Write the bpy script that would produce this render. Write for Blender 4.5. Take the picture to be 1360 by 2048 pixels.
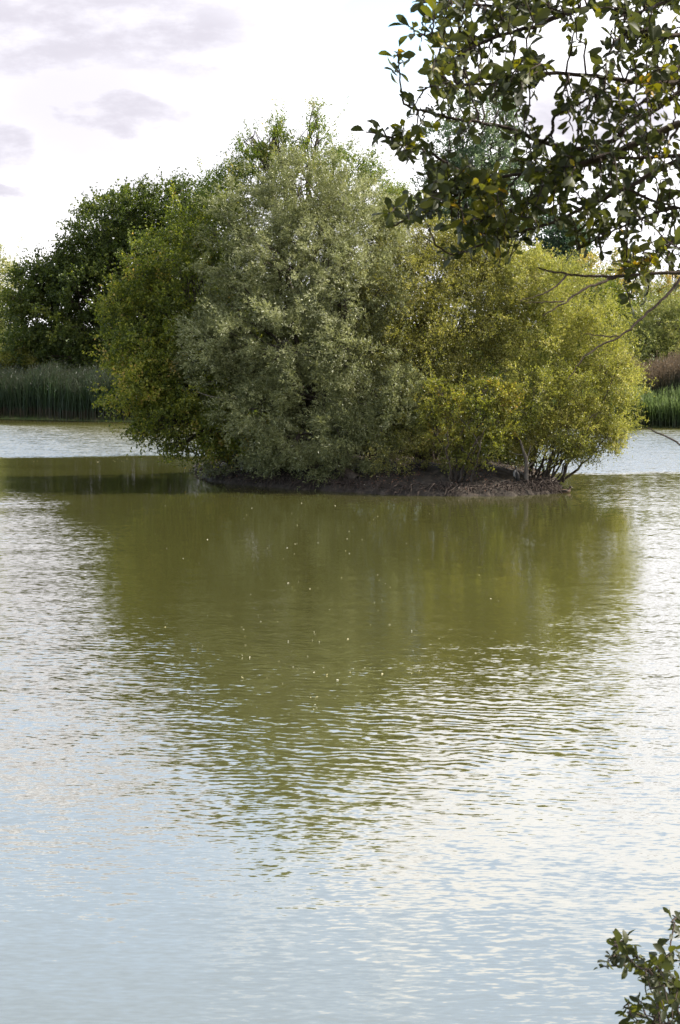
import bpy, math
import numpy as np
from mathutils import Vector

for o in list(bpy.data.objects):
    bpy.data.objects.remove(o)
SC = bpy.context.scene
COL = SC.collection
rng = np.random.default_rng(7)

# ------------------------------------------------------------------ camera
F = 4000.0                      # focal length in pixels of the 1360 x 2048 picture
H = 8.3                         # eye height above the water
HORIZON = 650.0
PITCH = math.atan((1024 - HORIZON) / F)
cam_data = bpy.data.cameras.new('camera')
cam = bpy.data.objects.new('camera', cam_data)
COL.objects.link(cam)
cam_data.sensor_fit = 'VERTICAL'
cam_data.sensor_height = 24.0
cam_data.sensor_width = 24.0
cam_data.lens = F / 2048 * 24.0
cam_data.clip_start = 0.1
cam_data.clip_end = 6000
cam.location = (0, 0, H)
cam.rotation_euler = (math.pi / 2 - PITCH, 0, 0)
cam_data.dof.use_dof = True
cam_data.dof.focus_distance = 100
cam_data.dof.aperture_fstop = 18
SC.camera = cam

# ------------------------------------------------------------------ sun, exposure
SUN_EL = math.radians(41)
SUN_AZ = math.radians(74)       # clockwise from the view direction (+Y) towards the right
sd = Vector((math.sin(SUN_AZ) * math.cos(SUN_EL), math.cos(SUN_AZ) * math.cos(SUN_EL), math.sin(SUN_EL)))
ld = bpy.data.lights.new('sun', 'SUN')
ld.energy = 5.0
ld.angle = math.radians(0.53)
ld.color = (1.0, 0.94, 0.84)
sun = bpy.data.objects.new('sun', ld)
COL.objects.link(sun)
sun.rotation_euler = sd.to_track_quat('Z', 'Y').to_euler()
SC.view_settings.view_transform = 'Standard'
SC.view_settings.look = 'None'
SC.view_settings.gamma = 1
SC.view_settings.exposure = 1.12


# ------------------------------------------------------------------ node helpers
class NT:
    def __init__(s, tree):
        s.t = tree
        s.n = tree.nodes
        s.l = tree.links

    def new(s, typ, **kw):
        nd = s.n.new(typ)
        for k, v in kw.items():
            setattr(nd, k, v)
        return nd

    def put(s, sock, v):
        if isinstance(v, bpy.types.NodeSocket):
            s.l.new(v, sock)
        elif v is not None:
            sock.default_value = v

    def math(s, op, a, b=None, c=None, clamp=False):
        nd = s.new('ShaderNodeMath', operation=op, use_clamp=clamp)
        s.put(nd.inputs[0], a)
        s.put(nd.inputs[1], b)
        s.put(nd.inputs[2], c)
        return nd.outputs[0]

    def smooth(s, v, a, b):
        nd = s.new('ShaderNodeMapRange', interpolation_type='SMOOTHSTEP')
        s.put(nd.inputs[0], v)
        nd.inputs[1].default_value = a
        nd.inputs[2].default_value = b
        nd.inputs[3].default_value = 0
        nd.inputs[4].default_value = 1
        return nd.outputs[0]

    def mix(s, f, a, b):
        nd = s.new('ShaderNodeMix', data_type='RGBA')
        s.put(nd.inputs[0], f)
        s.put(nd.inputs[6], a)
        s.put(nd.inputs[7], b)
        return nd.outputs[2]

    def noise(s, vec, scale, detail=4, rough=0.5, dist=0.0):
        nd = s.new('ShaderNodeTexNoise')
        s.put(nd.inputs['Vector'], vec)
        nd.inputs['Scale'].default_value = scale
        nd.inputs['Detail'].default_value = detail
        nd.inputs['Roughness'].default_value = rough
        nd.inputs['Distortion'].default_value = dist
        return nd

    def comb(s, x, y, z=0.0):
        nd = s.new('ShaderNodeCombineXYZ')
        s.put(nd.inputs[0], x)
        s.put(nd.inputs[1], y)
        s.put(nd.inputs[2], z)
        return nd.outputs[0]

    def ramp(s, f, stops):
        nd = s.new('ShaderNodeValToRGB')
        el = nd.color_ramp.elements
        while len(el) < len(stops):
            el.new(0.5)
        for e, (p, c) in zip(el, stops):
            e.position = p
            e.color = (*c, 1)
        s.put(nd.inputs[0], f)
        return nd.outputs[0]


# ------------------------------------------------------------------ world
W = bpy.data.worlds.new('World')
SC.world = W
W.use_nodes = True
W.node_tree.nodes.clear()
n = NT(W.node_tree)
sky = n.new('ShaderNodeTexSky', sky_type='NISHITA')
sky.sun_disc = False
sky.sun_elevation = SUN_EL
sky.sun_rotation = SUN_AZ
sky.air_density = 1.0
sky.dust_density = 0.5
sky.ozone_density = 2.4
bg_sky = n.new('ShaderNodeBackground')
n.put(bg_sky.inputs[0], sky.outputs[0])
bg_sky.inputs[1].default_value = 0.15
tc = n.new('ShaderNodeTexCoord')
sep = n.new('ShaderNodeSeparateXYZ')
n.put(sep.inputs[0], tc.outputs['Generated'])
az = n.math('ARCTAN2', sep.outputs[0], sep.outputs[1])
el = n.math('ARCSINE', sep.outputs[2])
base = n.comb(az, n.math('MULTIPLY', el, 2.3))
warp = n.noise(base, 11.0, 7, 0.56)
wsep = n.new('ShaderNodeSeparateColor')
n.put(wsep.inputs[0], warp.outputs['Color'])
wx = n.math('SUBTRACT', wsep.outputs[0], 0.5)
wy = n.math('SUBTRACT', wsep.outputs[1], 0.5)
azw = n.math('ADD', az, n.math('MULTIPLY', wx, 0.085))
elw = n.math('ADD', el, n.math('MULTIPLY', wy, 0.050))


def blob(ca, ce, ra, re, e0=1.5, e1=0.35):
    dx = n.math('DIVIDE', n.math('SUBTRACT', azw, ca), ra)
    dy = n.math('DIVIDE', n.math('SUBTRACT', elw, ce), re)
    d = n.math('SQRT', n.math('ADD', n.math('MULTIPLY', dx, dx), n.math('MULTIPLY', dy, dy)))
    return n.smooth(d, e0, e1)


big = n.noise(base, 5.2, 7, 0.58)
# cloud cover thins with elevation, later on the right hand side
edge = n.math('ADD', el, n.math('MULTIPLY', az, -0.28))
cover = n.math('ADD', n.math('MULTIPLY', n.math('SUBTRACT', 0.325, edge), 2.6), big.outputs['Fac'])
cov = n.smooth(cover, 0.50, 0.72)
high = n.math('MULTIPLY', n.smooth(el, 0.42, 0.60), n.smooth(n.noise(tc.outputs['Generated'], 2.6, 6, 0.55).outputs['Fac'], 0.42, 0.55))  # unseen overhead clouds added to keep the ambient light neutral
cov = n.math('MAXIMUM', cov, high)
cov = n.math('MAXIMUM', cov, 0.30)
gap = blob(0.022, 0.150, 0.040, 0.052, 1.2, 0.3)
cov = n.math('MULTIPLY', cov, n.math('SUBTRACT', 1.0, n.math('MULTIPLY', gap, 0.95)))
grey = blob(-0.120, 0.146, 0.125, 0.034)
for a in ((-0.105, 0.1045, 0.056, 0.013), (-0.175, 0.088, 0.034, 0.027), (0.125, 0.105, 0.05, 0.018), (-0.10, 0.215, 0.16, 0.020),
          (0.16, 0.185, 0.05, 0.012), (-0.17, 0.063, 0.03, 0.006)):
    grey = n.math('MAXIMUM', grey, blob(*a))
fine = n.noise(base, 24.0, 7, 0.62)
grey = n.math('MULTIPLY', grey, n.math('MULTIPLY_ADD', n.smooth(fine.outputs['Fac'], 0.30, 0.60), 0.24, 0.76))
grey = n.math('MAXIMUM', grey, n.math('MULTIPLY', blob(-0.13, 0.11, 0.13, 0.085, 1.4, 0.1), 0.84))
white = n.mix(n.smooth(big.outputs['Fac'], 0.35, 0.65), (0.94, 0.94, 1.0, 1), (1.0, 0.98, 0.99, 1))
ccol = n.mix(grey, white, (0.415, 0.40, 0.447, 1))
bg_c = n.new('ShaderNodeBackground')
n.put(bg_c.inputs[0], ccol)
n.put(bg_c.inputs[1], n.math('MULTIPLY_ADD', n.smooth(sep.outputs[1], -0.45, 0.35), 0.40, 0.50))   # clouds behind the camera dimmed to cut the front fill light
mx = n.new('ShaderNodeMixShader')
n.put(mx.inputs[0], cov)
n.l.new(bg_sky.outputs[0], mx.inputs[1])
n.l.new(bg_c.outputs[0], mx.inputs[2])
out = n.new('ShaderNodeOutputWorld')
n.l.new(mx.outputs[0], out.inputs[0])


# ------------------------------------------------------------------ geometry helpers
cp, sp = math.cos(PITCH), math.sin(PITCH)


def P(px, py, Y):
    """the world point seen at a picture position, at distance Y ahead of the camera"""
    u, v = (px - 680) / F, (1024 - py) / F
    dy = cp + v * sp
    dz = -sp + v * cp
    t = Y / dy
    return np.array((u * t, Y, H + dz * t))


def W0(px, py):
    """the point of the water surface seen at a picture position"""
    v = (1024 - py) / F
    dz = -sp + v * cp
    return P(px, py, (cp + v * sp) * (-H / dz))


def tag(o, label=None, cat=None, group=None, kind=None):
    if label: o['label'] = label
    if cat: o['category'] = cat
    if group: o['group'] = group
    if kind: o['kind'] = kind
    return o


def empty(name, loc, label, cat, group=None):
    o = bpy.data.objects.new(name, None)
    COL.objects.link(o)
    o.location = loc
    return tag(o, label, cat, group)


def mesh_obj(name, V, Fc, mat, parent=None, smooth=False, attr=None, origin=None, nside=4):
    """V (n,3) world coordinates; Fc (m,k) faces"""
    V = np.asarray(V, dtype=np.float32)
    if parent is not None:
        V = V - np.array(parent.location, dtype=np.float32)
    elif origin is not None:
        V = V - np.array(origin, dtype=np.float32)
    Fc = np.asarray(Fc, dtype=np.int32)
    me = bpy.data.meshes.new(name)
    me.vertices.add(len(V))
    me.vertices.foreach_set('co', V.ravel())
    k = Fc.shape[1]
    me.loops.add(Fc.size)
    me.loops.foreach_set('vertex_index', Fc.ravel())
    me.polygons.add(len(Fc))
    me.polygons.foreach_set('loop_start', np.arange(0, Fc.size, k, dtype=np.int32))
    me.polygons.foreach_set('loop_total', np.full(len(Fc), k, dtype=np.int32))
    me.polygons.foreach_set('use_smooth', np.full(len(Fc), smooth, dtype=bool))
    if attr is not None:
        for an, (dom, val) in attr.items():
            a = me.attributes.new(an, 'FLOAT', dom)
            a.data.foreach_set('value', np.asarray(val, dtype=np.float32))
    me.materials.append(mat)
    me.update(calc_edges=True)
    me.validate()
    o = bpy.data.objects.new(name, me)
    COL.objects.link(o)
    if parent is not None:
        o.parent = parent
    elif origin is not None:
        o.location = origin
    return o


class Geo:
    """collects tubes, one mesh"""
    def __init__(s):
        s.V, s.F, s.n = [], [], 0

    def add(s, V, Fc):
        s.V.append(np.asarray(V, float))
        s.F.append(np.asarray(Fc, int) + s.n)
        s.n += len(V)

    def tube(s, pts, rad, sides=6, wob=0.0):
        pts = np.asarray(pts, float)
        rad = np.asarray(rad, float) * np.ones(len(pts))
        m = len(pts)
        T = np.gradient(pts, axis=0)
        T /= np.linalg.norm(T, axis=1)[:, None] + 1e-9
        mt_ = np.abs(T.mean(0))
        up = np.zeros((m, 3))
        up[:, int(np.argmin(mt_))] = 1.0
        A = np.cross(T, up)
        A /= np.linalg.norm(A, axis=1)[:, None] + 1e-9
        B = np.cross(T, A)
        th = np.linspace(0, 2 * math.pi, sides, endpoint=False)
        R = rad[:, None] * (1 + wob * rng.standard_normal((m, sides)))
        V = pts[:, None, :] + R[..., None] * (np.cos(th)[None, :, None] * A[:, None, :] + np.sin(th)[None, :, None] * B[:, None, :])
        i = np.arange(m - 1)[:, None] * sides
        j = np.arange(sides)[None, :]
        j2 = (j + 1) % sides
        Fc = np.stack([i + j, i + j2, i + sides + j2, i + sides + j], -1).reshape(-1, 4)
        s.add(V.reshape(-1, 3), Fc)
        if rad[-1] > 0.01:
            c = np.arange(0, sides - 3, 2)
            s.F.append(np.stack([0 * c, c + 1, c + 2, c + 3], -1) + s.n - sides)

    def build(s, name, mat, parent=None, smooth=True, origin=None):
        return mesh_obj(name, np.vstack(s.V), np.vstack(s.F), mat, parent, smooth, origin=origin)


def curve(p0, p1, k=7, sag=0.0, wob=0.05, bow=None):
    p0, p1 = np.asarray(p0, float), np.asarray(p1, float)
    t = np.linspace(0, 1, k)[:, None]
    L = np.linalg.norm(p1 - p0)
    p = p0 + (p1 - p0) * t
    s_ = np.sin(math.pi * t)
    p[:, 2:3] += s_ * sag * L
    if bow is not None:
        p += s_ * np.asarray(bow) * L
    w = rng.standard_normal((k, 3)) * wob * L / k * 1.6
    w[0] = 0
    w[-1] = 0
    return p + w


def poly_smooth(pts, k=5):
    """Catmull-Rom through the points"""
    pts = np.asarray(pts, float)
    q = np.vstack([2 * pts[0] - pts[1], pts, 2 * pts[-1] - pts[-2]])
    out_ = []
    for i in range(1, len(q) - 2):
        for t in np.linspace(0, 1, k, endpoint=False):
            a, b, c, d = q[i - 1], q[i], q[i + 1], q[i + 2]
            out_.append(0.5 * ((2 * b) + (c - a) * t + (2 * a - 5 * b + 4 * c - d) * t * t + (3 * b - a - 3 * c + d) * t ** 3))
    out_.append(pts[-1])
    return np.array(out_)


def unit(v):
    return v / (np.linalg.norm(v, axis=-1, keepdims=True) + 1e-9)


def leaf_quads(pos, d, length, width, fold=0.25):
    """one folded rhombus per leaf"""
    m = len(pos)
    r = unit(rng.standard_normal((m, 3)))
    side = unit(np.cross(d, r))
    nor = np.cross(side, d)
    L = length[:, None]
    w = width[:, None]
    V = np.empty((m, 4, 3))
    V[:, 0] = pos
    V[:, 1] = pos + d * L * 0.5 + side * w * 0.5 + nor * w * fold
    V[:, 2] = pos + d * L
    V[:, 3] = pos + d * L * 0.5 - side * w * 0.5 + nor * w * fold
    Fc = np.arange(m * 4).reshape(m, 4)
    return V.reshape(-1, 3), Fc


def lump(p, s, ph):
    """smooth pseudo-noise, -1..1"""
    x, y, z = (p * s + ph).T
    return (np.sin(x * 1.0 + 1.7 * np.sin(y * 0.9)) + np.sin(y * 1.1 + 1.3 * np.sin(z * 1.2) + 2) + np.sin(z * 1.3 + 1.9 * np.sin(x * 0.7) + 4)) / 3


def foliage(lobes, dens=1.0, leaf=(0.11, 0.045), clump=0.75, shoots=9, per=9, up=0.25, out=1.0, sweep=(0, 0, 0), hole=0.35,
            spread=0.75, inner=0.22, tint=(0.5, 0.22, 0.18), zmin=0.25, wander=0.5, whips=0.05, amp=1.0):
    """leaves on short shoots on clumps spread over the lobes; returns vertices, faces, tints, clump centres"""
    Cs, Ds, Ts_ = [], [], []
    for (c, r) in lobes:
        a, b, cc = r
        area = 4 * math.pi * ((a * b) ** 1.6 / 3 + (a * cc) ** 1.6 / 3 + (b * cc) ** 1.6 / 3) ** (1 / 1.6)
        k = max(5, int(area * dens * 1.15 / (clump ** 2)))
        d = unit(rng.standard_normal((k, 3)))
        rad = np.where(rng.random(k) < inner, rng.uniform(0.25, 0.75, k), rng.uniform(0.75, 1.0, k))
        rad = rad * (1 + amp * 0.28 * lump(d * np.array(r), 1.0 / clump, rng.uniform(0, 9, 3)) + 0.14 * lump(d * np.array(r), 2.3 / clump, rng.uniform(0, 9, 3)) + 0.10 * rng.standard_normal(k))
        p = c + d * rad[:, None] * np.array(r)
        nrm = unit(d / np.array(r))
        Cs.append(p)
        Ts_.append(np.full(k, 0.09 * rng.standard_normal()))
        Ds.append(nrm)
    C = np.vstack(Cs)
    D = np.vstack(Ds)
    ph = rng.uniform(0, 10, 3)
    keep = (lump(C, 1.25 / clump, ph) > -1 + hole * 2.3 * rng.random(len(C)) ** 0.5) & (C[:, 2] > zmin)
    C, D = C[keep], D[keep]
    lt = np.concatenate(Ts_)[keep]
    nc = len(C)
    if whips:
        # long new shoots standing out of the upper side of the crown
        w_ = np.where(D[:, 2] > 0.1)[0]
        w_ = rng.choice(w_, min(len(w_), max(1, int(len(w_) * whips))), replace=False)
        nst = 5
        wl = rng.uniform(0.8, 2.2, len(w_)) * clump * 1.3
        wd = unit(D[w_] * 0.8 + np.array([0, 0, 0.9]) + 0.3 * rng.standard_normal((len(w_), 3)))
        st = C[w_][:, None] + wd[:, None] * (wl[:, None] * np.linspace(0.4, 1.35, nst)[None])[..., None]
        WP, WD = st.reshape(-1, 3), np.repeat(wd, nst, 0)
    sw = np.array(sweep, float)
    ct = tint[0] + lt + tint[1] * (0.6 * rng.standard_normal(nc) + 0.8 * lump(C, 0.55 / clump, ph + 3))
    S = np.repeat(np.arange(nc), shoots)
    sd_ = unit(D[S] * out + rng.standard_normal((len(S), 3)) * spread + np.array([0, 0, up]) + sw)
    so = C[S] + rng.standard_normal((len(S), 3)) * clump * 0.33 * wander
    cs = rng.uniform(0.6, 1.7, nc)
    sl = clump * rng.uniform(0.45, 1.3, len(S)) * cs[S]
    Lf = np.repeat(np.arange(len(S)), per)
    t = rng.random(len(Lf))
    pos = so[Lf] + sd_[Lf] * (sl[Lf] * t)[:, None] + rng.standard_normal((len(Lf), 3)) * 0.035 * clump
    pos[:, 2] -= 0.10 * clump * t * t
    ld_ = unit(sd_[Lf] * 0.8 + rng.standard_normal((len(Lf), 3)) * 0.65 + sw * 0.5)
    sz = rng.uniform(0.65, 1.25, len(Lf))
    ok = pos[:, 2] > zmin * 0.5
    tn = (ct[S[Lf]] + tint[2] * rng.standard_normal(len(Lf)))[ok]
    pos, ld_, sz = pos[ok], ld_[ok], sz[ok]
    if whips:
        k = 11
        j = np.repeat(np.arange(len(WP)), k)
        p2 = WP[j] + WD[j] * (clump * 0.25 * rng.standard_normal(len(j)))[:, None] + rng.standard_normal((len(j), 3)) * 0.06
        pos = np.vstack([pos, p2])
        ld_ = np.vstack([ld_, unit(WD[j] * 0.8 + 0.6 * rng.standard_normal((len(j), 3)))])
        sz = np.concatenate([sz, rng.uniform(0.6, 1.2, len(j))])
        tn = np.concatenate([tn, tint[0] + 0.1 + tint[2] * rng.standard_normal(len(j))])
    V, Fc = leaf_quads(pos, ld_, leaf[0] * sz, leaf[1] * sz)
    return V, Fc, np.clip(tn, 0, 1), C


# ------------------------------------------------------------------ materials
def mat_new(name):
    m = bpy.data.materials.new(name)
    m.use_nodes = True
    m.node_tree.nodes.clear()
    return m, NT(m.node_tree)


def leaf_mat(name, stops, transl=0.35, tcol=1.0, rough=0.45, spec=0.35):
    m, q = mat_new(name)
    a = q.new('ShaderNodeAttribute', attribute_name='tint')
    col = q.ramp(a.outputs['Fac'], stops)
    pr = q.new('ShaderNodeBsdfPrincipled')
    q.put(pr.inputs['Base Color'], col)
    pr.inputs['Roughness'].default_value = rough
    pr.inputs['Specular IOR Level'].default_value = spec
    tr = q.new('ShaderNodeBsdfTranslucent')
    hsv = q.new('ShaderNodeHueSaturation')
    hsv.inputs['Saturation'].default_value = 1.15
    hsv.inputs['Value'].default_value = 1.9 * tcol
    q.put(hsv.inputs['Color'], col)
    q.put(tr.inputs[0], hsv.outputs[0])
    mxs = q.new('ShaderNodeMixShader')
    mxs.inputs[0].default_value = transl
    q.l.new(pr.outputs[0], mxs.inputs[1])
    q.l.new(tr.outputs[0], mxs.inputs[2])
    o = q.new('ShaderNodeOutputMaterial')
    q.l.new(mxs.outputs[0], o.inputs[0])
    return m


def rough_mat(name, c0, c1, scale=3.0, c2=None, bump=0.3, stretch=(1, 1, 1), rough=0.9):
    m, q = mat_new(name)
    t = q.new('ShaderNodeTexCoord')
    mp = q.new('ShaderNodeMapping')
    mp.inputs['Scale'].default_value = stretch
    q.l.new(t.outputs['Object'], mp.inputs[0])
    nz = q.noise(mp.outputs[0], scale, 8, 0.65)
    col = q.ramp(nz.outputs['Fac'], [(0.32, c0), (0.62, c1)] if c2 is None else [(0.3, c0), (0.52, c1), (0.68, c2)])
    pr = q.new('ShaderNodeBsdfPrincipled')
    q.put(pr.inputs['Base Color'], col)
    pr.inputs['Roughness'].default_value = rough
    pr.inputs['Specular IOR Level'].default_value = 0.2
    bp = q.new('ShaderNodeBump')
    bp.inputs['Strength'].default_value = bump
    bp.inputs['Distance'].default_value = 0.05
    q.put(bp.inputs['Height'], nz.outputs['Fac'])
    q.l.new(bp.outputs[0], pr.inputs['Normal'])
    o = q.new('ShaderNodeOutputMaterial')
    q.l.new(pr.outputs[0], o.inputs[0])
    return m


M_bark = rough_mat('bark', (0.045, 0.034, 0.026), (0.12, 0.095, 0.075), 9, stretch=(1, 1, 0.25), bump=0.6)
M_palebark = rough_mat('pale_bark', (0.09, 0.075, 0.062), (0.22, 0.19, 0.16), 9, stretch=(1, 1, 0.25), bump=0.5)
M_twig = rough_mat('twig_bark', (0.025, 0.017, 0.013), (0.065, 0.045, 0.035), 30, bump=0.3)
M_root = rough_mat('root_bark', (0.028, 0.020, 0.016), (0.085, 0.064, 0.052), 6, bump=0.3)
M_soil = rough_mat('shaded_island_soil', (0.017, 0.014, 0.011), (0.042, 0.034, 0.026), 2.2, (0.09, 0.07, 0.053), bump=0.9)  # darkened to put the shade under the crowns into the soil colour
M_ground = rough_mat('grass_ground', (0.035, 0.055, 0.015), (0.08, 0.10, 0.03), 0.7, (0.15, 0.13, 0.06), bump=0.5)

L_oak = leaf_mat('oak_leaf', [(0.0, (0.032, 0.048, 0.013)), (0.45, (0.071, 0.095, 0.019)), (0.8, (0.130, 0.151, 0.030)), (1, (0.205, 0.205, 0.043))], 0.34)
L_alder = leaf_mat('alder_leaf', [(0.0, (0.046, 0.062, 0.013)), (0.4, (0.114, 0.138, 0.024)), (0.7, (0.228, 0.240, 0.043)), (0.88, (0.384, 0.360, 0.072)), (1, (0.408, 0.288, 0.096))], 0.40)
L_silver = leaf_mat('silver_willow_leaf', [(0.0, (0.083, 0.092, 0.028)), (0.45, (0.224, 0.236, 0.092)), (0.8, (0.389, 0.395, 0.201)), (1, (0.590, 0.578, 0.401))], 0.32, 0.8, 0.40, 0.6)
L_top = leaf_mat('tall_willow_leaf', [(0.0, (0.046, 0.075, 0.018)), (0.45, (0.111, 0.150, 0.029)), (0.8, (0.195, 0.227, 0.052)), (1, (0.312, 0.273, 0.078))], 0.38)
L_sallow = leaf_mat('sallow_leaf', [(0.0, (0.062, 0.065, 0.018)), (0.4, (0.151, 0.151, 0.036)), (0.75, (0.280, 0.263, 0.062)), (1, (0.470, 0.414, 0.179))], 0.40, 1.0, 0.38, 0.6)
L_yellow = leaf_mat('yellow_leaf', [(0.0, (0.060, 0.072, 0.016)), (0.4, (0.16, 0.17, 0.032)), (0.8, (0.31, 0.29, 0.06)), (1, (0.42, 0.27, 0.09))], 0.38, 1.0, 0.38, 0.5)
L_bush = leaf_mat('bright_willow_leaf', [(0.0, (0.077, 0.087, 0.020)), (0.4, (0.186, 0.195, 0.043)), (0.8, (0.327, 0.314, 0.077)), (1, (0.480, 0.421, 0.175))], 0.40, 1.0, 0.40, 0.5)
L_poplar = leaf_mat('poplar_leaf', [(0.0, (0.045, 0.075, 0.045)), (0.5, (0.10, 0.14, 0.075)), (1, (0.20, 0.24, 0.12))], 0.32)
L_pale = leaf_mat('pale_willow_leaf', [(0.0, (0.100, 0.119, 0.037)), (0.5, (0.225, 0.237, 0.075)), (1, (0.400, 0.375, 0.150))], 0.36)
L_autumn = leaf_mat('autumn_leaf', [(0.0, (0.094, 0.106, 0.041)), (0.4, (0.206, 0.211, 0.069)), (0.75, (0.374, 0.317, 0.097)), (1, (0.468, 0.296, 0.083))], 0.4)
L_near = leaf_mat('near_leaf', [(0.0, (0.023, 0.027, 0.011)), (0.5, (0.039, 0.044, 0.014)), (0.76, (0.078, 0.081, 0.016)), (0.92, (0.198, 0.177, 0.025)), (1, (0.270, 0.177, 0.039))], 0.38, 1.0, 0.5, 0.25)
L_litter = leaf_mat('fallen_leaf', [(0.0, (0.05, 0.03, 0.02)), (0.4, (0.16, 0.075, 0.045)), (0.8, (0.28, 0.17, 0.11)), (1, (0.50, 0.42, 0.35))], 0.15)
L_float = leaf_mat('floating_leaf', [(0.0, (0.22, 0.20, 0.08)), (0.6, (0.40, 0.36, 0.18)), (1, (0.70, 0.66, 0.5))], 0.1)
L_shadedreed = leaf_mat('shaded_reed_leaf', [(0.0, (0.068, 0.055, 0.032)), (0.10, (0.068, 0.055, 0.032)), (0.24, (0.026, 0.044, 0.018)), (0.62, (0.036, 0.061, 0.022)), (0.86, (0.036, 0.051, 0.024)), (1, (0.045, 0.047, 0.029))], 0.3)  # shade of the oak put in as darker reed colours
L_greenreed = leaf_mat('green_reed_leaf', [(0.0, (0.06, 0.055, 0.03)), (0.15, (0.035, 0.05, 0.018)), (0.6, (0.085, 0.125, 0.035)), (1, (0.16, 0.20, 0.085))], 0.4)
L_brownreed = leaf_mat('brown_reed_leaf', [(0.0, (0.05, 0.05, 0.025)), (0.60, (0.05, 0.055, 0.028)), (0.78, (0.085, 0.072, 0.045)), (1, (0.15, 0.11, 0.072))], 0.3)


# ------------------------------------------------------------------ ground, one sheet to the horizon
def shore_y(x):
    """distance of the far waterline"""
    a, b = W0(0, 838)[1], W0(1360, 857)[1]
    t = np.clip((x + 32) / 62.0, -2.5, 3)
    return a + (b - a) * t + 1.2 * np.sin(x * 0.11) + 0.5 * np.sin(x * 0.43 + 1)


def axis(segs):
    o_ = [segs[0][0]]
    for a, b, k in segs:
        o_ += list(np.linspace(a, b, k + 1)[1:])
    return np.array(o_)


gx = axis([(-3000, -400, 10), (-400, -80, 20), (-80, 80, 80), (80, 400, 20), (400, 3000, 10)])
gy = axis([(-600, -30, 10), (-30, 24, 54), (24, 150, 20), (150, 200, 100), (200, 400, 25), (400, 5000, 12)])
X, Yg = np.meshgrid(gx, gy)


def ground_h(x, y):
    near = 6.65 - 0.30 * np.clip(y + 1.0, 0, 60) + 0.08 * np.sin(x * 1.3) * np.sin(y * 1.1)
    near = np.maximum(near, -1.6)
    d = y - shore_y(x)
    far = np.clip(d * 0.35, -1.6, 0.7) + np.clip((d - 6) * 0.02, 0, 1.2)
    side = np.clip((np.abs(x) - 150) * 0.2, -1.6, 1.2)
    return np.maximum(np.maximum(near, far), side) + 0.06 * np.sin(x * 0.7 + y * 0.3)


Z = ground_h(X, Yg)
ny, nx = X.shape
V = np.stack([X, Yg, Z], -1).reshape(-1, 3)
idx = np.arange(ny * nx).reshape(ny, nx)
Fq = np.stack([idx[:-1, :-1], idx[:-1, 1:], idx[1:, 1:], idx[1:, :-1]], -1).reshape(-1, 4)
tag(mesh_obj('ground', V, Fq, M_ground, smooth=True), 'grassy ground of the lake banks reaching to the horizon', kind='structure')

# ------------------------------------------------------------------ water with wind ruffled and sheltered patches
wx_ = axis([(-260, -60, 20), (-60, 60, 240), (60, 260, 20)])
wy_ = axis([(8, 24, 4), (24, 190, 400), (190, 240, 8)])
X, Yg = np.meshgrid(wx_, wy_)


def sst(v, a, b):
    t = np.clip((v - a) / (b - a), 0, 1)
    return t * t * (3 - 2 * t)


dist = np.maximum(Yg, 5)
pxx = 680 + F * X / dist
wob = 3.0 * np.sin(X * 0.21 + 1) + 1.6 * np.sin(X * 0.63 + Yg * 0.1)
isl_l = -13 + 2.5 * np.sin(Yg * 0.3)
# far, wind ruffled water behind the island; sheltered lee in front of it
behind_left = sst(Yg + wob * 0.25, 124.5, 128) * (1 - sst(Yg, 164 + 0.0 * X, 171)) 
behind_right = sst(Yg + wob * 0.3, 110, 114) * (1 - sst(Yg, 158, 166) * 0.6)
far = np.where(X < 2, behind_left, behind_right)
lee = np.exp(-(((X - 1.0) / 12.0) ** 4)) 
right = sst(X, 9, 15) * sst(Yg, 84, 92)
side = ((1 - sst(pxx + 14 * wob, 130, 330)) + sst(pxx + 14 * wob, 1090, 1290)) * sst(Yg, 30, 40) * (1 - sst(Yg, 76, 90))
left = (1 - sst(X, -16, -10.5)) * sst(Yg, 50, 66)
mid = 0.10 + 0.12 * (1 - sst(Yg, 52, 66))
amp = mid + 0.24 * left * (1 - far) * (0.65 + 0.35 * np.sin(Yg * 0.9 + 0.4 * np.sin(X * 0.4))) + 0.09 * right * (1 - far) + 0.13 * side
amp = amp * (1 - far) + far * 1.0
amp *= 1 - 0.6 * sst(Yg, 95, 99) * (1 - sst(Yg, 122, 125)) * (1 - sst(X, -2, 2))
band = np.exp(-((Yg - 43 + 0.22 * X) / 10.0) ** 2)           # the train of parallel ripples crossing the reflection
band = np.maximum(band, 0.30 * np.exp(-((Yg - 28 - 0.15 * X) / 4.5) ** 2))
band = band * (0.45 + 0.55 * sst(np.sin(X * 0.30 + Yg * 0.17) + np.sin(X * 0.13 - Yg * 0.31), -0.6, 1.0))
near_calm = 1 - 0.3 * (1 - sst(Yg, 25, 33))
idx = np.arange(X.size).reshape(X.shape)
Fq = np.stack([idx[:-1, :-1], idx[:-1, 1:], idx[1:, 1:], idx[1:, :-1]], -1).reshape(-1, 4)

m, q = mat_new('lake_water')
geo = q.new('ShaderNodeNewGeometry')
a_r = q.new('ShaderNodeAttribute', attribute_name='ruffle')
a_b = q.new('ShaderNodeAttribute', attribute_name='ripple')
ps = q.new('ShaderNodeSeparateXYZ')
q.l.new(geo.outputs['Position'], ps.inputs[0])
PX, PY = ps.outputs[0], ps.outputs[1]


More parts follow.
